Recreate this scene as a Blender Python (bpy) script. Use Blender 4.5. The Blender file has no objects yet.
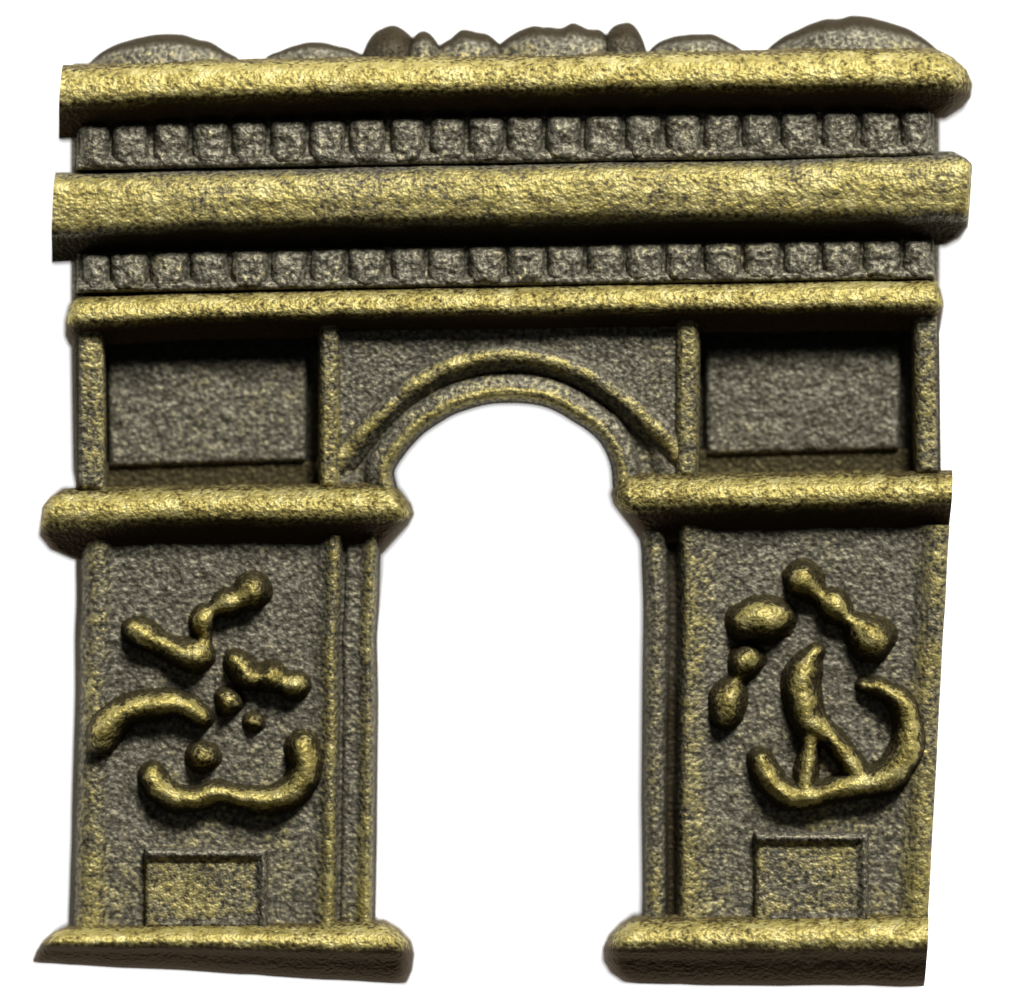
import bpy, bmesh, math
import numpy as np
from mathutils import Vector

# ---------------------------------------------------------------- units
S = 2.0e-5                      # metres per unit of the tracing grid (charm is about 18 mm wide)
CX, CY = 512.0, 500.0
SC = bpy.context.scene
COL = SC.collection
rng = np.random.RandomState(7)


# ---------------------------------------------------------------- lattice noise
def _hash(ix, iy, seed):
    n = (ix * 374761393 + iy * 668265263 + seed * 1442695041) & 0xFFFFFFFF
    n = ((n ^ (n >> 13)) * 1274126177) & 0xFFFFFFFF
    return ((n ^ (n >> 16)) & 0xFFFF) / 65535.0


def vnoise(x, y, scale, seed=0):
    x = np.asarray(x, float) / scale
    y = np.asarray(y, float) / scale
    ix = np.floor(x).astype(np.int64)
    iy = np.floor(y).astype(np.int64)
    fx = x - ix
    fy = y - iy
    fx = fx * fx * (3 - 2 * fx)
    fy = fy * fy * (3 - 2 * fy)
    a = _hash(ix, iy, seed)
    b = _hash(ix + 1, iy, seed)
    c = _hash(ix, iy + 1, seed)
    d = _hash(ix + 1, iy + 1, seed)
    return (a * (1 - fx) + b * fx) * (1 - fy) + (c * (1 - fx) + d * fx) * fy - 0.5


def grain(x, y, amp=1.0):
    """cast-surface unevenness, in grid units"""
    x, y = 0.83 * np.asarray(x) + 0.56 * np.asarray(y), 0.83 * np.asarray(y) - 0.56 * np.asarray(x)
    return amp * (0.8 * vnoise(x, y, 23, 1) + 0.5 * vnoise(x, y, 9, 2) + 0.6 * vnoise(0.4 * x + 0.92 * y, 0.92 * x - 0.4 * y, 5, 3))


def ss(a, b, x):
    t = np.clip((np.asarray(x, float) - a) / (b - a), 0, 1)
    return t * t * (3 - 2 * t)


def pl(pts):
    p = np.array(pts, float)
    return lambda t: np.interp(t, p[:, 0], p[:, 1])


def smooth_profile(pts, width=3.0):
    p = np.array(pts, float)
    xs = np.arange(p[0, 0], p[-1, 0] + 0.5, 0.5)
    ys = np.interp(xs, p[:, 0], p[:, 1])
    k = max(1, int(width / 0.5))
    ker = np.hanning(2 * k + 3)[1:-1]
    ker /= ker.sum()
    pad = len(ker) // 2
    yp = np.concatenate([np.full(pad, ys[0]), ys, np.full(pad, ys[-1])])
    ys = np.convolve(yp, ker, 'valid')
    return lambda t: np.interp(t, xs, ys)


def catmull(pts, n=14):
    p = np.array(pts, float)
    p = np.vstack([2 * p[0] - p[1], p, 2 * p[-1] - p[-2]])
    out = []
    for i in range(1, len(p) - 2):
        for t in np.linspace(0, 1, n, endpoint=False):
            a, b, c, d = p[i - 1], p[i], p[i + 1], p[i + 2]
            out.append(0.5 * ((2 * b) + (-a + c) * t + (2 * a - 5 * b + 4 * c - d) * t * t
                              + (-a + 3 * b - 3 * c + d) * t ** 3))
    out.append(p[-2])
    return np.array(out)


# ---------------------------------------------------------------- mesh building
def link(name, me, parent=None):
    o = bpy.data.objects.new(name, me)
    COL.objects.link(o)
    if parent is not None:
        o.parent = parent
    return o


def sheet(name, X, Y, Z, wear_shade, zb, mat, parent, keep=None):
    """a dense relief patch (2-D arrays) closed downwards to zb: one solid mesh"""
    nu, nv = X.shape
    idx = np.arange(nu * nv).reshape(nu, nv)
    q = np.stack([idx[:-1, :-1], idx[1:, :-1], idx[1:, 1:], idx[:-1, 1:]], -1).reshape(-1, 4)
    if keep is not None:
        k = keep[:-1, :-1] & keep[1:, :-1] & keep[1:, 1:] & keep[:-1, 1:]
        q = q[k.reshape(-1)]
    used = np.unique(q)
    remap = np.full(nu * nv, -1)
    remap[used] = np.arange(len(used))
    q = remap[q]
    co = np.stack([(X.reshape(-1) - CX) * S, (CY - Y.reshape(-1)) * S, Z.reshape(-1) * S], -1)[used]
    w = np.asarray(wear_shade, float).reshape(-1)[used]
    # orientation
    a, b, c = co[q[0, 0]], co[q[0, 1]], co[q[0, 2]]
    if np.cross(b - a, c - a)[2] < 0:
        q = q[:, ::-1]
    # boundary edges -> skirt
    e = np.concatenate([q[:, [0, 1]], q[:, [1, 2]], q[:, [2, 3]], q[:, [3, 0]]])
    key = np.sort(e, 1)
    kk = key[:, 0].astype(np.int64) * len(co) + key[:, 1]
    u, inv, cnt = np.unique(kk, return_inverse=True, return_counts=True)
    be = e[cnt[inv] == 1]
    bv = np.unique(be)
    low = np.full(len(co), -1)
    low[bv] = len(co) + np.arange(len(bv))
    lco = co[bv].copy()
    lco[:, 2] = zb * S
    skirt = np.stack([be[:, 1], be[:, 0], low[be[:, 0]], low[be[:, 1]]], -1)
    co = np.vstack([co, lco])
    w = np.concatenate([w, np.full(len(bv), -0.5)])
    faces = q.tolist() + skirt.tolist()
    # closing face(s) underneath
    nxt = {int(low[b_]): int(low[a_]) for a_, b_ in be}
    seen = set()
    for s0 in list(nxt):
        if s0 in seen:
            continue
        loop = []
        cur = s0
        while cur not in seen and cur in nxt:
            seen.add(cur)
            loop.append(cur)
            cur = nxt[cur]
        if len(loop) > 2:
            faces.append(loop[::-1])
    me = bpy.data.meshes.new(name)
    me.from_pydata(co.tolist(), [], faces)
    me.polygons.foreach_set('use_smooth', np.ones(len(me.polygons), dtype=bool))
    at = me.attributes.new('wear_shade', 'FLOAT', 'POINT')
    at.data.foreach_set('value', w.astype(np.float32))
    me.update()
    bm = bmesh.new()
    bm.from_mesh(me)
    bmesh.ops.recalc_face_normals(bm, faces=bm.faces)
    # crisp crease where the skirt leaves the relief only if the fold is hard
    for ed in bm.edges:
        if len(ed.link_faces) == 2:
            if ed.calc_face_angle(0) > math.radians(62):
                ed.smooth = False
    bm.to_mesh(me)
    bm.free()
    me.materials.append(mat)
    return link(name, me, parent)


def bar(name, xl, xr, top, bot, prof, mat, parent, z0, H, zb=0, rl=0, rr=0, wear_shade_fn=None, step=2.6, vstep=1.7, amp=1.3, zend=25):
    """horizontal moulding; xl/xr give the end outlines against v (0 top, 1 bottom)"""
    L = float(xr(0.5) - xl(0.5))
    hh = float(bot((xl(0.5) + xr(0.5)) / 2) - top((xl(0.5) + xr(0.5)) / 2))
    nu, nv = int(L / step) + 2, int(hh / vstep) + 2
    u = np.linspace(0, 1, nu)[:, None]
    v = np.linspace(0, 1, nv)[None, :]
    X = xl(v) * (1 - u) + xr(v) * u
    Y = top(X) * (1 - v) + bot(X) * v
    Y = Y + 1.6 * vnoise(X, Y * 0 + 3, 60, 11) + 1.0 * vnoise(X, Y * 0 + 9, 17, 12)
    p = prof(v) + 0 * u
    dl = X - xl(v)
    dr = xr(v) - X
    f = np.ones_like(X)
    if rl:
        t = np.clip(dl / rl, 0, 1)
        f = f * np.sqrt(np.clip(1 - (1 - t) ** 2, 0, 1))
    if rr:
        t = np.clip(dr / rr, 0, 1)
        f = f * np.sqrt(np.clip(1 - (1 - t) ** 2, 0, 1))
    base = z0 - (z0 - zend) * (1 - f)
    Z = base + H * p * f + grain(X, Y, amp) * np.clip(p * 1.5, 0.2, 1) + 2.0 * vnoise(X, Y, 75, 14)
    w = wear_shade_fn(v + 0 * u, X, Y)
    w = w * f - (1 - f) * 0.45
    return sheet(name, X, Y, Z, w, zb, mat, parent)


def strokes(name, chains, zp, mat, parent, step=1.5, sink=10, wtop=1.0, wlow=-0.14, warp=3.0):
    """raised cast strokes: each chain is [(x, y, halfwidth, height), ...]; smooth union, sunk into the plate"""
    allp = []
    for ch in chains:
        allp.append(catmull(ch, 16) if len(ch) > 1 else np.array(ch, float))
    P = np.vstack(allp)
    m = P[:, 2].max() * 1.6 + 6
    x0, x1 = P[:, 0].min() - m, P[:, 0].max() + m
    y0, y1 = P[:, 1].min() - m, P[:, 1].max() + m
    nx, ny = int((x1 - x0) / step) + 2, int((y1 - y0) / step) + 2
    X, Y = np.meshgrid(np.linspace(x0, x1, nx), np.linspace(y0, y1, ny), indexing='ij')
    wx = X + warp * vnoise(X, Y, 11, 21) + warp * vnoise(X, Y, 30, 24)
    wy = Y + warp * vnoise(X, Y, 11, 22) + warp * vnoise(X, Y, 30, 25)
    best = np.full(X.shape, -1e3)
    ratio = np.zeros(X.shape)
    for c in P:
        t = np.sqrt((wx - c[0]) ** 2 + (wy - c[1]) ** 2) / (c[2] * 0.9)
        inside = c[3] * np.clip(1 - np.clip(t, 0, 1) ** 2.0, 0, 1) ** 0.85
        flare = 0.08 * c[3] * np.exp(-(t / 1.08) ** 4)
        h = 0.92 * np.where(t < 1, inside, 0) + flare - 0.02 * c[3] - np.where(t > 1.15, (t - 1.15) * c[3] * 1.6, 0)
        ratio = np.where(h > best, h / c[3], ratio)
        best = np.maximum(best, h)
    keep = best > -sink
    # a little smoothing so chains flow into each other
    for _ in range(3):
        b = best.copy()
        b[1:-1, 1:-1] = (best[1:-1, 1:-1] * 2 + best[:-2, 1:-1] + best[2:, 1:-1] + best[1:-1, :-2] + best[1:-1, 2:]) / 6
        best = b
    Z = zp + np.maximum(best, -sink) + grain(X, Y, 1.0) + 3.0 * vnoise(X, Y, 16, 26)
    wear_shade = wlow + (wtop - wlow) * ss(0.46, 0.95, ratio + 0.35 * vnoise(X, Y, 14, 27))
    return sheet(name, X, Y, Z, wear_shade, zp - sink - 2, mat, parent, keep)


def prism_poly(name, pts, z0, z1, bev, mat, parent):
    """outline with real thickness and a rounded front edge"""
    bm = bmesh.new()
    vs = [bm.verts.new(((x - CX) * S, (CY - y) * S, z0 * S)) for x, y in pts]
    f = bm.faces.new(vs)
    r = bmesh.ops.extrude_face_region(bm, geom=[f])
    nv = [g for g in r['geom'] if isinstance(g, bmesh.types.BMVert)]
    for v_ in nv:
        v_.co.z = z1 * S
    tops = [e for e in bm.edges if all(abs(v_.co.z - z1 * S) < 1e-9 for v_ in e.verts)]
    bmesh.ops.bevel(bm, geom=tops, offset=bev * S, segments=3, profile=0.5, affect='EDGES')
    bmesh.ops.recalc_face_normals(bm, faces=bm.faces)
    for fc in bm.faces:
        fc.smooth = False
    me = bpy.data.meshes.new(name)
    bm.to_mesh(me)
    bm.free()
    at = me.attributes.new('wear_shade', 'FLOAT', 'POINT')
    at.data.foreach_set('value', np.full(len(me.vertices), -0.12, np.float32))
    me.materials.append(mat)
    return link(name, me, parent)


# ---------------------------------------------------------------- materials
def nd(t, kind, **kw):
    n = t.nodes.new(kind)
    for k_, v_ in kw.items():
        setattr(n, k_, v_)
    return n


def ramp(t, src, stops, mode='LINEAR'):
    r = nd(t, 'ShaderNodeValToRGB')
    el = r.color_ramp.elements
    el[0].position, el[0].color = stops[0][0], (*stops[0][1], 1)
    el[1].position, el[1].color = stops[-1][0], (*stops[-1][1], 1)
    for p, c in stops[1:-1]:
        e = el.new(p)
        e.color = (*c, 1)
    r.color_ramp.interpolation = mode
    t.links.new(src, r.inputs[0])
    return r


def math_node(t, op, a, b=None, clamp=False):
    m = nd(t, 'ShaderNodeMath', operation=op, use_clamp=clamp)
    for i, s in enumerate((a, b)):
        if s is None:
            continue
        if isinstance(s, (int, float)):
            m.inputs[i].default_value = s
        else:
            t.links.new(s, m.inputs[i])
    return m.outputs[0]


def noise(t, vec, scale, detail=2.0, rough=0.6):
    n = nd(t, 'ShaderNodeTexNoise')
    n.inputs['Scale'].default_value = scale
    n.inputs['Detail'].default_value = detail
    n.inputs['Roughness'].default_value = rough
    t.links.new(vec, n.inputs['Vector'])
    return n.outputs[0]


def antique_brass(mname, pstops, lacquer=(0.05, 0.033, 0.018), speck=1.9):
    m = bpy.data.materials.new(mname)
    m.use_nodes = True
    t = m.node_tree
    t.nodes.clear()
    out = nd(t, 'ShaderNodeOutputMaterial')
    bs = nd(t, 'ShaderNodeBsdfPrincipled')
    t.links.new(bs.outputs[0], out.inputs[0])
    geo = nd(t, 'ShaderNodeNewGeometry')
    sc = nd(t, 'ShaderNodeVectorMath', operation='SCALE')
    sc.inputs['Scale'].default_value = 1.0 / S
    t.links.new(geo.outputs['Position'], sc.inputs[0])
    P = sc.outputs[0]
    at = nd(t, 'ShaderNodeAttribute', attribute_name='wear_shade')
    W = at.outputs['Fac']
    fine = noise(t, P, 1 / 4.4, 1.0, 0.5)
    fine2 = noise(t, P, 1 / 3.0, 1.0, 0.5)
    mid = noise(t, P, 1 / 16.0, 3.0, 0.6)
    big = noise(t, P, 1 / 70.0, 2.0, 0.5)
    # how far the dark antiquing is worn off; undersides hold painted shade too
    a = math_node(t, 'MULTIPLY', math_node(t, 'SUBTRACT', fine, 0.5), speck)
    b = math_node(t, 'MULTIPLY', math_node(t, 'SUBTRACT', mid, 0.5), 0.9)
    c = math_node(t, 'MULTIPLY', math_node(t, 'SUBTRACT', big, 0.5), 0.7)
    w = math_node(t, 'ADD', math_node(t, 'ADD', W, a), math_node(t, 'ADD', b, c))
    mask = nd(t, 'ShaderNodeMapRange', interpolation_type='SMOOTHSTEP')
    mask.inputs['From Min'].default_value = 0.16
    mask.inputs['From Max'].default_value = 0.95
    t.links.new(w, mask.inputs['Value'])
    gold = ramp(t, mid, [(0.3, (0.22, 0.178, 0.05)), (0.5, (0.34, 0.288, 0.098)), (0.72, (0.45, 0.40, 0.19))])
    pat0 = ramp(t, fine, pstops)
    raw = nd(t, 'ShaderNodeMapRange', interpolation_type='SMOOTHSTEP')
    raw.inputs['From Min'].default_value = -0.35
    raw.inputs['From Max'].default_value = 0.08
    t.links.new(W, raw.inputs['Value'])
    pat = nd(t, 'ShaderNodeMix', data_type='RGBA')
    t.links.new(raw.outputs[0], pat.inputs['Factor'])
    pat.inputs['A'].default_value = (*lacquer, 1)      # unrubbed brown lacquer on the cast edges; darkens undersides as shade too
    t.links.new(pat0.outputs[0], pat.inputs['B'])
    mix = nd(t, 'ShaderNodeMix', data_type='RGBA')
    t.links.new(mask.outputs[0], mix.inputs['Factor'])
    t.links.new(pat.outputs['Result'], mix.inputs['A'])
    t.links.new(gold.outputs[0], mix.inputs['B'])
    t.links.new(mix.outputs['Result'], bs.inputs['Base Color'])
    bs.inputs['Metallic'].default_value = 0.6
    bs.inputs['Specular IOR Level'].default_value = 0.2
    bs.inputs['Specular Tint'].default_value = (0.45, 0.42, 0.36, 1)
    rr = ramp(t, mask.outputs[0], [(0.0, (0.6,) * 3), (1.0, (0.58,) * 3)])
    t.links.new(rr.outputs[0], bs.inputs['Roughness'])
    # granular casting skin
    hsum = math_node(t, 'ADD', math_node(t, 'MULTIPLY', fine, 1.0), math_node(t, 'MULTIPLY', fine2, 0.15))
    bp = nd(t, 'ShaderNodeBump')
    bp.inputs['Strength'].default_value = 1.0
    bp.inputs['Distance'].default_value = 2.1 * S
    t.links.new(hsum, bp.inputs['Height'])
    t.links.new(bp.outputs[0], bs.inputs['Normal'])
    return m


def self_lit_white():
    m = bpy.data.materials.new('glowing_white_sheet')
    m.use_nodes = True
    b = m.node_tree.nodes['Principled BSDF']
    b.inputs['Base Color'].default_value = (0.9, 0.9, 0.9, 1)
    b.inputs['Roughness'].default_value = 0.6
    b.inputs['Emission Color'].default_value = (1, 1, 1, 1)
    b.inputs['Emission Strength'].default_value = 1.0  # glow added so the white stays shadowless, no real backlight
    return m


BR = antique_brass('antique_brass', [(0.26, (0.046, 0.041, 0.029)), (0.50, (0.135, 0.125, 0.095)), (0.74, (0.28, 0.264, 0.210))], (0.036, 0.028, 0.016), 1.55)
BK = antique_brass('rubbed_brass', [(0.26, (0.04, 0.031, 0.014)), (0.50, (0.10, 0.079, 0.034)), (0.74, (0.19, 0.155, 0.075))])
BS = antique_brass('relief_brass', [(0.26, (0.03, 0.025, 0.012)), (0.50, (0.075, 0.062, 0.03)), (0.74, (0.15, 0.125, 0.065))], (0.022, 0.0185, 0.010))

# ---------------------------------------------------------------- setting
bm = bmesh.new()
bmesh.ops.create_cube(bm, size=1.0)
for v_ in bm.verts:
    v_.co.x *= 0.5
    v_.co.y *= 0.5
    v_.co.z = v_.co.z * 0.004 - 0.002
me = bpy.data.meshes.new('white_surface')
bm.to_mesh(me)
bm.free()
me.materials.append(self_lit_white())
surf = link('white_surface', me)
surf['kind'] = 'structure'
surf['label'] = 'plain white surface with added glow the brass arch charm lies on'

# ---------------------------------------------------------------- the charm
charm = bpy.data.objects.new('arch_charm', None)
charm.empty_display_size = 0.005
COL.objects.link(charm)
charm['label'] = 'antique brass metal charm shaped like a triumphal arch on a plain white surface'
charm['category'] = 'charm'

CUT_R = lambda y: 953.0 - (np.asarray(y, float) - 470.0) * 0.0545

# carrying plate behind everything, with the arch cut through it
OPEN = [(399, 494), (397, 484), (395, 471), (404, 456), (413, 445), (424, 434), (437, 425), (452, 416), (468, 410), (487, 405), (505, 403.5),
        (525, 404), (543, 407), (558, 413), (573, 422), (587, 431), (599, 442), (607, 456), (611, 470), (612, 484), (613, 494)]
body_pts = ([(71, 60), (71, 300), (68, 350), (70, 470), (76, 500), (77, 940), (370, 940), (372, 700), (376, 560), (392, 500)]
            + [(x + (-3 if x < 505 else 3), y - 3) for x, y in OPEN]
            + [(620, 500), (650, 545), (650, 700), (648, 940), (924, 940), (934, 700), (941, 500), (938, 350), (938, 60)])
prism_poly('body', body_pts, 0, 30, 6, BR, charm)

tilt = lambda x: (np.asarray(x, float) - 505) * -0.0165     # the charm sits a touch askew

# --- roof ornaments behind the cornice
def dome(name, x0, x1, ytop, ybase, z, H, flat=0.0, wob=0.0, tone=0.24):
    nu, nv = int((x1 - x0) / 2) + 2, int((ybase - ytop) / 1.2) + 2
    u = np.linspace(0, 1, nu)[:, None]
    v = np.linspace(0, 1, nv)[None, :]
    X = x0 + (x1 - x0) * u + 0 * v
    arc = np.clip(1 - np.abs(2 * u - 1) ** (2.0 + flat), 0, 1) ** 0.75
    top = ybase - (ybase - ytop) * arc + wob * vnoise(X, X * 0, 14, int(x0))
    Y = top * (1 - v) + ybase * v
    t = v * (0.15 + 0.85 * arc)
    Z = z + H * np.sqrt(np.clip(1 - (1 - t) ** 2, 0, 1)) * (0.3 + 0.7 * arc) + grain(X, Y, 1.6)
    wv = -0.45 + (tone + 0.45) * ss(0.08, 0.55, v + 0 * u)
    return sheet(name, X, Y, Z, wv, 0, BR, charm)


dome('roof_dome', 78, 250, 31, 72, 34, 46, 0, 3)
dome('roof_dome', 758, 952, 14, 62, 34, 46, 0, 3)
dome('roof_ornament', 256, 374, 40, 66, 36, 36, 0, 3)
dome('roof_ornament', 358, 422, 24, 66, 34, 38, 0.8, 7, -0.25)
dome('roof_ornament', 400, 446, 28, 66, 36, 42, 0.0, 7)
dome('roof_ornament', 420, 512, 29, 66, 36, 38, 0, 8)
dome('roof_ornament', 486, 632, 22, 64, 36, 42, 0.3, 8)
dome('roof_ornament', 598, 650, 20, 62, 36, 42, 0.8, 6, -0.2)
dome('roof_ornament', 640, 752, 30, 60, 36, 38, 0, 3)

# --- attic wall
def plate(name, x0, x1, y0, y1, z, wear_shade, zb=30, parent=charm, edge=4, rnd=8, amp=1.5, step=2.6, dip=None, mat=None, ledge=0):
    """block with softly rolled edges; x0.. may be functions of v, y0.. functions of x"""
    f = lambda q: q if callable(q) else (lambda t: q + 0 * np.asarray(t, float))
    x0, x1, y0, y1 = f(x0), f(x1), f(y0), f(y1)
    L = float(x1(0.5) - x0(0.5))
    Hh = float(y1((x0(.5) + x1(.5)) / 2) - y0((x0(.5) + x1(.5)) / 2))
    nu, nv = max(6, int(L / step)), max(6, int(Hh / step))
    def even(n, length):
        r = min(edge / length, 0.3)
        s_ = np.linspace(0, 1, n)
        return np.unique(np.concatenate([s_, np.linspace(0, r, 5), 1 - np.linspace(0, r, 5)]))
    u = even(nu, L)[:, None]
    v = even(nv, Hh)[None, :]
    X = x0(v) * (1 - u) + x1(v) * u
    Y = y0(X) * (1 - v) + y1(X) * v
    d = np.minimum(np.minimum(u, 1 - u) * L, np.minimum(v, 1 - v) * Hh)
    t = np.clip(d / edge, 0, 1)
    Z = z - rnd * (1 - np.sqrt(np.clip(1 - (1 - t) ** 2, 0, 1))) + grain(X, Y, amp)
    if ledge:
        Z = Z + ledge * ss(0.66, 0.84, v + 0 * u)
    if dip:
        din = np.minimum(np.minimum(X - dip[0], dip[1] - X), np.minimum(Y - dip[2], dip[3] - Y))
        Z = Z - dip[4] * ss(-4, 5, din)
    w = wear_shade(X, Y) if callable(wear_shade) else np.full(X.shape, wear_shade) + 0 * X
    return sheet(name, X, Y, Z, w, zb, mat or BR, parent)


plate('attic_wall', 69, 941, lambda x: 60 + tilt(x), lambda x: 320 + tilt(x), 62, 0.1, 0, edge=8, rnd=20)

# --- long mouldings
PROF = smooth_profile([(0, 0.0), (0.03, 0.28), (0.09, 0.62), (0.2, 0.84), (0.34, 0.95), (0.46, 1.0), (0.56, 0.96), (0.66, 0.72), (0.78, 0.40), (0.9, 0.16), (1.0, 0.0)], 0.0)
PP = np.array([(0, 0.0), (0.03, 0.28), (0.09, 0.62), (0.2, 0.84), (0.34, 0.95), (0.46, 1.0), (0.56, 0.96), (0.66, 0.72), (0.78, 0.40), (0.9, 0.16), (1.0, 0.0)])
def make_prof(pts, wid=0.06):
    p = np.array(pts, float)
    xs = np.linspace(0, 1, 401)
    ys = np.interp(xs, p[:, 0], p[:, 1])
    k = int(wid * 400)
    ker = np.hanning(2 * k + 3)[1:-1]
    ker /= ker.sum()
    pad = len(ker) // 2
    yp = np.concatenate([np.full(pad, ys[0]), ys, np.full(pad, ys[-1])])
    ys2 = np.convolve(yp, ker, 'valid')
    return lambda t: np.interp(t, xs, ys2)
PROF = make_prof(PP)
PROF2 = make_prof([(0, 0.0), (0.03, 0.4), (0.1, 0.74), (0.2, 0.92), (0.4, 1.0), (0.62, 0.98), (0.70, 0.88), (0.78, 0.52), (0.88, 0.2), (1, 0)], 0.05)

def rub_and_shade(a, b, top, seed, low=-0.4, sc=80):
    """brass worn bright down to the crest; below, underside shade painted in with dark antiquing"""
    def f(v, X, Y):
        k = 1 - ss(a, b, v + 0.06 * vnoise(X, Y * 0, 26, seed + 5))
        return 0.15 + (top - 0.15) * ss(0.02, 0.14, v) * k - (0.15 - low) * (1 - k) + 0.25 * vnoise(X, Y, sc, seed)  # drops to dark antiquing past the crest, painted in as underside shade
    return f


gold_and_shade = rub_and_shade(0.48, 0.72, 0.84, 31)

bar('cornice',
    pl([(0, 62), (0.3, 61), (1, 58)]),
    pl([(0, 940), (0.12, 956), (0.3, 970), (0.5, 976), (0.7, 974), (0.85, 965), (1, 948)]),
    pl([(60, 64), (200, 59), (350, 56), (505, 54), (700, 50), (850, 46), (975, 47)]),
    pl([(60, 138), (200, 128), (350, 122), (505, 119), (700, 117), (850, 118), (975, 118)]),
    PROF, BK, charm, 66, 43, rl=0, rr=26, wear_shade_fn=gold_and_shade)
bar('string_course',
    pl([(0, 55), (1, 51)]),
    pl([(0, 957), (0.08, 969), (0.15, 975), (0.8, 971), (0.92, 962), (1, 948)]),
    pl([(50, 172), (200, 169), (350, 165), (505, 162), (700, 159), (850, 155), (975, 150)]),
    pl([(50, 262), (200, 252), (350, 247), (505, 245), (700, 243), (850, 243), (975, 246)]),
    PROF2, BR, charm, 66, 42, rl=0, rr=8, wear_shade_fn=rub_and_shade(0.62, 0.8, 0.72, 32))
bar('architrave',
    pl([(0, 74), (0.2, 66), (0.5, 62), (0.8, 62), (1, 67)]),
    pl([(0, 934), (0.2, 943), (0.5, 947), (1, 943)]),
    pl([(60, 294), (200, 291), (350, 287), (505, 284), (700, 281), (850, 278), (950, 276)]),
    pl([(60, 346), (200, 340), (350, 336), (505, 333), (700, 332), (850, 331), (950, 330)]),
    PROF, BK, charm, 64, 36, rl=14, rr=12, wear_shade_fn=gold_and_shade)

# --- dentil rows
D1 = [(80, 108), (113, 147), (154, 187), (193, 227), (232, 265), (271, 305), (310, 344), (350, 384), (391, 423), (431, 464), (470, 503),
      (508, 542), (547, 581), (586, 622), (627, 661), (667, 700), (705, 739), (743, 778), (782, 817), (823, 857), (862, 898), (902, 930)]
D2 = [(84, 108), (111, 147), (151, 187), (191, 227), (232, 267), (272, 306), (312, 346), (350, 385), (392, 424), (429, 464), (469, 504),
      (508, 544), (548, 583), (588, 623), (627, 662), (667, 701), (706, 741), (745, 780), (785, 819), (824, 860), (864, 900), (905, 930)]


def dentil(parent, a, b, y0, y1, seed):
    nu, nv = 26, 28
    u = np.linspace(0, 1, nu)[:, None]
    v = np.linspace(0, 1, nv)[None, :]
    # rounded block: squarish outline swollen in the middle
    X = (a + b) / 2 + (b - a + 3) / 2 * (2 * u - 1) * (1 + 0.0 * v)
    X = X + 1.5 * vnoise(Y_ := (v * 30 + u * 4 + seed * 17), X * 0 + seed, 9, 41)
    Y = y0 + (y1 - y0) * v + 1.5 * vnoise(u * 30 + seed * 13, v * 5 + seed, 9, 42)
    du = np.minimum(u, 1 - u) * (b - a)
    dv = np.minimum(v * (y1 - y0), (1 - v) * (y1 - y0) + 6)
    fu = np.sqrt(np.clip(1 - (1 - np.clip(du / 10, 0, 1)) ** 2, 0, 1))
    fv = np.sqrt(np.clip(1 - (1 - np.clip(dv / 11, 0, 1)) ** 2, 0, 1))
    h = 15 + 3 * vnoise(seed, seed * 3, 1.0, 43)
    Z = 70 + h * fu * fv + 4 * (v - 0.55) * fu * fv + 3.2 * vnoise(X, Y, 11, 44 + seed) + 2.4 * vnoise(X, Y, 5, 45) 
    return sheet('dentil', X, Y, Z, 0.04 + 0.06 * fu * fv, 58, BR, parent)


for row, (D, yt, hgt) in enumerate(((D1, 118, 38), (D2, 248, 31))):
    strip = plate('dentil_row', 76, 935, lambda x, yt=yt: yt - 4 + tilt(x) + 0.0, lambda x, yt=yt: yt + hgt + 7 + tilt(x),
                  72, 0.04, 55, edge=4, rnd=7, amp=2.2, step=1.8, ledge=13)
    for i, (a, b) in enumerate(D):
        xm = (a + b) / 2
        dentil(strip, a, b, yt + tilt(xm) - 2, yt + hgt + 3 + tilt(xm), i + 40 * row + 1)

# --- middle storey: sunk panels, frames, arch
panel_wear = lambda X, Y: 0.05 + 0.15 * vnoise(X, Y, 60, 51)
# a flat field standing inside a narrow sunk moat
rp = plate('recessed_panel', lambda v: 106 + 2 * v, lambda v: 306 - 1 * v, lambda x: 352 + tilt(x) * 0.9, lambda x: 467 - (np.asarray(x, float) - 107) * 0.03,
      51, panel_wear, 25, edge=6, rnd=6, amp=2.0)
plate('panel_sill', 100, 322, lambda x: 460 + tilt(x) * .3, 494, 44, -0.12, 25, parent=rp, edge=4, rnd=4, amp=0.8, mat=BS)
rq = plate('recessed_panel', lambda v: 706 + 1 * v, lambda v: 902 - 2 * v, lambda x: 350 + tilt(x) * 0.9, lambda x: 455 - (np.asarray(x, float) - 706) * 0.028,
      51, panel_wear, 25, edge=6, rnd=6, amp=2.0)


plate('panel_sill', 698, 922, lambda x: 450 + tilt(x) * .3, 480, 44, -0.12, 25, parent=rq, edge=4, rnd=4, amp=0.8, mat=BS)


def upright(x0, x1, y0, y1, z=80, xs=None):
    plate('panel_frame', x0, x1, y0, y1, z, lambda X, Y: 0.5 + 0.1 * vnoise(X, Y, 30, 52) - 0.95 * (1 - ss(76, 83, X)) - 0.95 * ss(934, 940, X), 20, edge=9, rnd=16, amp=1.3, step=2.0)


upright(lambda v: 71 + 4 * v, lambda v: 104 + 1.0 * v, 312, 492, 82)
upright(lambda v: 318 + 0 * v, lambda v: 341 + 0 * v, 312, 490, 81)
upright(lambda v: 675 + 0 * v, lambda v: 701 - 2 * v, 310, 480, 81)
upright(lambda v: 912 + 3 * v, lambda v: 940 + 2 * v, 308, 476, 82)

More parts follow.
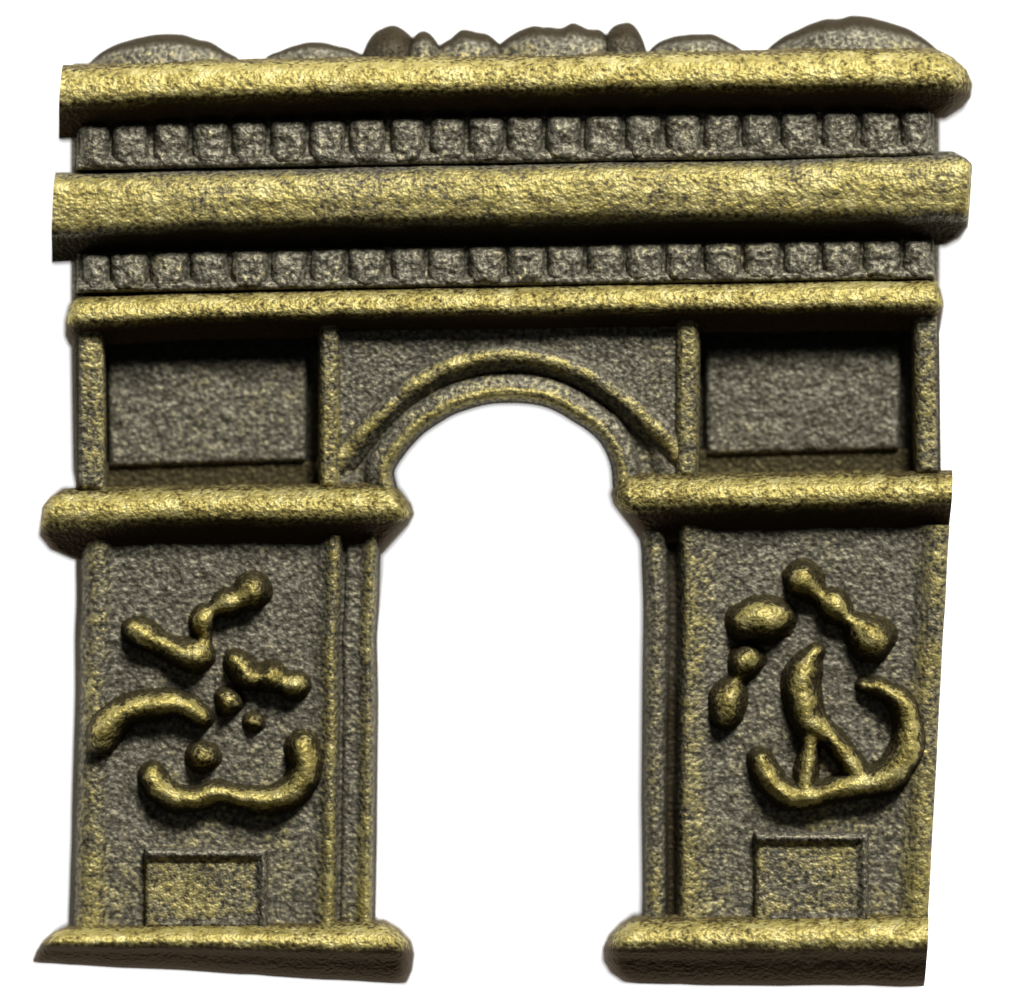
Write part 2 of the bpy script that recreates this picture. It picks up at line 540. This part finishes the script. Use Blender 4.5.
# spandrel block round the opening: fan grid from the opening to the block outline
op = catmull(OPEN, 10)
seg = np.concatenate([[0], np.cumsum(np.hypot(*np.diff(op, axis=0).T))])
nu, nv = 170, 60
uu = np.linspace(0, 1, nu)
inn = np.stack([np.interp(uu * seg[-1], seg, op[:, i]) for i in (0, 1)], -1)
rect = np.array([(334, 492), (334, 330), (684, 326), (684, 484)], float)
rs = np.concatenate([[0], np.cumsum(np.hypot(*np.diff(rect, axis=0).T))])
outp = np.stack([np.interp(uu * rs[-1], rs, rect[:, i]) for i in (0, 1)], -1)
vv = np.linspace(0, 1, nv)[None, :] ** 1.2
X = inn[:, 0:1] * (1 - vv) + outp[:, 0:1] * vv
Y = inn[:, 1:2] * (1 - vv) + outp[:, 1:2] * vv
dd = np.min(np.hypot(X[..., None] - op[None, None, ::3, 0], Y[..., None] - op[None, None, ::3, 1]), -1)
lip = smooth_profile([(0, 44), (2, 60), (5, 72), (9, 79), (14, 80), (19, 75), (24, 74), (28, 70), (31, 62), (40, 62), (46, 68), (56, 70), (400, 70)], 2.0)
Z = lip(dd) + grain(X, Y, 1.7)
W = 0.14 + 0.5 * ss(3, 8, dd) * (1 - ss(14, 19, dd)) + 0.1 * vnoise(X, Y, 40, 53) - 0.55 * (1 - ss(1, 5, dd))
sheet('spandrel', X, Y, Z, W, 0, BR, charm)
AV = [(336, 464), (346, 452), (357, 440), (375, 420), (394, 402), (412, 387), (431, 375), (449, 367), (468, 361), (487, 357), (505, 355), (525, 356), (543, 359),
      (562, 364), (580, 371), (599, 381), (617, 394), (632, 406), (646, 419), (658, 431), (669, 443), (680, 455)]
strokes('archivolt', [[(x, y, 13, 13 * min(1, 0.6 + min(i, len(AV) - 1 - i) * 0.15)) for i, (x, y) in enumerate(AV)]], 69, BR, charm, sink=8, wtop=0.66, wlow=0.0, warp=1.0)

# --- imposts
IMPROF = make_prof([(0, 0), (0.03, 0.3), (0.1, 0.66), (0.22, 0.92), (0.36, 1.0), (0.48, 0.95), (0.6, 0.66), (0.75, 0.34), (0.9, 0.12), (1, 0)])
bar('impost',
    pl([(0, 60), (0.12, 47), (0.25, 39), (0.65, 36), (0.85, 47), (1, 70)]),
    pl([(0, 394), (0.12, 402), (0.3, 412), (0.45, 415), (0.6, 409), (0.8, 396), (1, 383)]),
    pl([(30, 488), (150, 486), (400, 482), (420, 482)]),
    pl([(30, 562), (150, 556), (400, 554), (420, 554)]),
    IMPROF, BK, charm, 64, 38, rl=12, rr=18, wear_shade_fn=rub_and_shade(0.42, 0.64, 0.85, 33))
bar('impost',
    pl([(0, 622), (0.12, 614), (0.3, 610), (0.45, 613), (0.6, 621), (0.8, 632), (1, 641)]),
    lambda v: CUT_R(470 + 65 * np.asarray(v, float)) + 0.0,
    pl([(600, 474), (700, 472), (960, 470)]),
    pl([(600, 546), (700, 542), (960, 536)]),
    IMPROF, BK, charm, 64, 38, rl=18, rr=0, wear_shade_fn=rub_and_shade(0.42, 0.64, 0.85, 34))

# --- piers
def pier(xl, xr, ref, prof, y0, y1, wearpts):
    nu, nv = int((y1 - y0) / 2.6), int((ref[1] - ref[0]) / 1.9)
    y = np.linspace(y0, y1, nu)[:, None]
    xr_ = np.linspace(ref[0], ref[1], nv)[None, :]
    t = (xr_ - ref[0]) / (ref[1] - ref[0])
    X = xl(y) * (1 - t) + xr(y) * t + 1.2 * vnoise(y + 0 * xr_, xr_ * 0.02 + 0 * y, 40, 61)
    Y = y + 0 * xr_
    pz = smooth_profile(prof, 2.0)
    pw = smooth_profile(wearpts, 3.0)
    low = ss(700, 930, Y)
    Z = pz(xr_) + 0 * y + grain(X, Y, 1.6)
    W = pw(xr_) + 0 * y + 0.22 * low * ss(-0.1, 0.08, pw(xr_)) + 0.2 * vnoise(X, Y, 60, 62)
    return sheet('pier', X, Y, Z, W, 0, BR, charm)


pl_left = pier(pl([(530, 74), (640, 73), (692, 73), (800, 70), (912, 67), (945, 66)]),
               pl([(530, 384), (560, 381), (640, 378), (700, 379), (800, 378), (945, 376)]),
               (72, 379),
               [(72, 38), (75, 55), (80, 68), (86, 76), (93, 79), (103, 78), (110, 73), (116, 72), (314, 72), (322, 75), (329, 82), (334, 82), (338, 77),
                (340.5, 64), (342.5, 64), (345, 71), (359, 71), (363, 75), (369, 79), (373, 75), (376, 62), (379, 40)],
               535, 945,
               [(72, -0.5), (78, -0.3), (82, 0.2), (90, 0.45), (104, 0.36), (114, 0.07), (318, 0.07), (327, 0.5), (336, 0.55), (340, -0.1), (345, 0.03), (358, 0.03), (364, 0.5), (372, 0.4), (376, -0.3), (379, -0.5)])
pl_right = pier(pl([(525, 637), (552, 641), (634, 643), (678, 642), (800, 641), (899, 642), (945, 641)]),
                lambda y: CUT_R(y),
                (641, 940),
                [(641, 40), (643, 60), (647, 70), (653, 74), (661, 73), (666, 69), (668, 56), (676, 56), (679, 68), (684, 78), (690, 79), (700, 76), (712, 73),
                 (720, 72), (908, 72), (916, 76), (924, 81), (934, 82), (938, 80), (940, 77)],
                525, 945,
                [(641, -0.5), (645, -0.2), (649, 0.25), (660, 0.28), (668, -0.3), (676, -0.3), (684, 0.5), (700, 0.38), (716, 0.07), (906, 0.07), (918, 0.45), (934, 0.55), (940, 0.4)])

# --- bases
BPROF = make_prof([(0, 0), (0.03, 0.35), (0.1, 0.7), (0.22, 0.93), (0.36, 1.0), (0.5, 0.95), (0.62, 0.72), (0.8, 0.55), (0.93, 0.36), (1, 0.1)])
bwear = rub_and_shade(0.36, 0.52, 0.84, 35, -0.42)
bar('base',
    pl([(0, 66), (0.15, 52), (0.4, 40), (0.7, 33), (1, 29)]),
    pl([(0, 384), (0.15, 400), (0.35, 412), (0.55, 415), (0.8, 413), (1, 407)]),
    pl([(20, 927), (200, 923), (420, 920)]),
    pl([(29, 963), (408, 985), (420, 986)]),
    BPROF, BK, charm, 60, 52, rl=16, rr=18, wear_shade_fn=bwear)
bar('base',
    pl([(0, 634), (0.12, 620), (0.3, 608), (0.5, 602), (0.7, 603), (0.88, 610), (1, 622)]),
    lambda v: CUT_R(915 + 71 * np.asarray(v, float)),
    pl([(595, 918), (700, 915), (930, 912)]),
    pl([(595, 984), (700, 986), (930, 987)]),
    BPROF, BK, charm, 60, 52, rl=20, rr=0, wear_shade_fn=bwear)

# --- plaques on the piers
def plaque(x0, x1, y0, y1):
    def face(X, Y):
        d = np.minimum(np.minimum(X - x0, x1 - X), np.minimum(Y - y0, y1 - Y))
        return 0.05 + 0.42 * ss(8, 15, np.minimum(d + 30 * (X < x0 + 16) * (Y > y0 + 12), Y - y0)) + 0.25 * vnoise(X, Y, 26, 71)
    p = plate('plaque', x0, x1, y0, y1, 93, face, 60, edge=6, rnd=13, amp=1.2, step=1.6, dip=(x0 - 30, x1 - 8, y0 + 10, y1 + 30, 7))
    plate('plaque_inset', x0 + 36, x1 - 38, y0 + 24, y1 - 22, 86, lambda X, Y: 0.3 + 0.8 * vnoise(X, Y, 9, 72), 60, parent=p, edge=18, rnd=4, amp=3, step=1.8)


plaque(144, 268, 848, 930)
plaque(754, 869, 832, 924)

# --- relief sculpture on the piers
ra = strokes('relief_sculpture', [[(135, 630, 15, 24), (146, 635, 17, 28), (162, 645, 13, 24), (178, 651, 15, 26), (196, 656, 20, 31)],
                                  [(199, 656, 15, 28), (204, 640, 8, 15), (203, 621, 15, 26), (214, 612, 9, 19), (229, 603, 16, 28), (240, 598, 13, 26), (253, 591, 21, 33)]],
             72, BS, charm)
strokes('relief_stroke', [[(236, 662, 15, 26), (246, 674, 17, 29), (258, 678, 13, 24), (270, 677, 17, 29), (282, 682, 12, 23), (296, 686, 16, 27)]], 72, BS, ra)
strokes('relief_stroke', [[(201, 716, 13, 25), (178, 705, 15, 28), (150, 704, 17, 30), (125, 712, 19, 32), (108, 728, 21, 34), (102, 741, 17, 28)]], 72, BS, ra)
strokes('relief_stroke', [[(151, 776, 15, 25), (165, 793, 16, 28), (189, 799, 15, 28), (220, 793, 14, 28), (247, 799, 15, 28), (274, 800, 17, 30), (297, 787, 19, 32), (306, 766, 20, 33),
                           (302, 746, 19, 31)]], 72, BS, ra)
strokes('relief_boss', [[(229, 701, 16, 24)]], 72, BS, ra, wtop=0.6)
strokes('relief_boss', [[(252, 722, 12, 15)]], 72, BS, ra, wtop=0.4)
strokes('relief_boss', [[(202, 757, 19, 27)]], 72, BS, ra, wtop=0.7)

rb = strokes('relief_sculpture', [[(761, 760, 15, 26), (772, 781, 15, 28), (790, 795, 15, 28), (820, 794, 14, 28), (850, 787, 15, 29), (880, 780, 18, 31), (902, 762, 19, 32), (911, 735, 19, 32),
                                   (905, 708, 16, 30), (886, 692, 13, 26), (864, 686, 10, 18)],
                                  [(816, 652, 10, 20), (804, 672, 19, 29), (802, 698, 22, 32), (812, 724, 19, 31), (832, 738, 14, 26), (850, 760, 14, 26), (862, 780, 14, 26)],
                                  [(813, 728, 14, 26), (810, 750, 12, 23), (807, 775, 13, 25), (806, 792, 14, 26)]],
             72, BS, charm)
strokes('relief_stroke', [[(803, 580, 22, 32), (820, 595, 11, 20), (835, 607, 18, 30), (849, 620, 11, 21), (871, 638, 26, 36)]], 72, BS, rb)
strokes('relief_stroke', [[(748, 622, 24, 31), (764, 619, 27, 34), (776, 620, 23, 30)]], 72, BS, rb, wtop=.9)
strokes('relief_stroke', [[(747, 661, 20, 27), (738, 679, 9, 14), (729, 697, 21, 31), (726, 712, 20, 29)]], 72, BS, rb, wtop=.9)

# ---------------------------------------------------------------- world, lamps, camera
w = bpy.data.worlds.new('World')
SC.world = w
w.use_nodes = True
w.node_tree.nodes['Background'].inputs[0].default_value = (0.85, 0.92, 1.0, 1)
w.node_tree.nodes['Background'].inputs[1].default_value = 0.03


def lamp(name, direction, dist, size, power, color, sizey=None):
    l = bpy.data.lights.new(name, 'AREA')
    l.energy = power
    l.color = color
    l.shape = 'RECTANGLE'
    l.size = size
    l.size_y = sizey or size
    o = bpy.data.objects.new(name, l)
    COL.objects.link(o)
    d = Vector(direction).normalized()
    o.location = d * dist
    o.rotation_euler = d.to_track_quat('Z', 'Y').to_euler()
    return o


el, az = math.radians(38), math.radians(18)
lamp('key_light', (math.sin(az) * math.cos(el), math.cos(az) * math.cos(el), math.sin(el)), 0.5, 0.12, 5.0, (1.0, 0.98, 0.93))  # key area lamp from the top right, matching the cast shadows
lamp('overhead_fill', (-0.15, 0.35, 1.0), 0.6, 0.2, 0.025, (0.92, 0.96, 1.0))  # weak fill lamp added above the charm to lift the greys

cam = bpy.data.cameras.new('camera')
co = bpy.data.objects.new('camera', cam)
COL.objects.link(co)
Dp = 12000.0
ZR = 85.0
co.location = (0, 0, Dp * S)
cam.sensor_width = 36
cam.sensor_fit = 'HORIZONTAL'
cam.lens = 36 * (Dp - ZR) / 1024.0
cam.clip_start = 0.01
cam.clip_end = 10
cam.dof.use_dof = True
cam.dof.focus_distance = (Dp - 95) * S
cam.dof.aperture_fstop = 24
SC.camera = co
SC.view_settings.view_transform = 'Standard'
SC.view_settings.look = 'None'
SC.view_settings.exposure = 0
SC.view_settings.gamma = 1
SC.view_settings.use_curve_mapping = False
SC.render.filter_size = 2.2
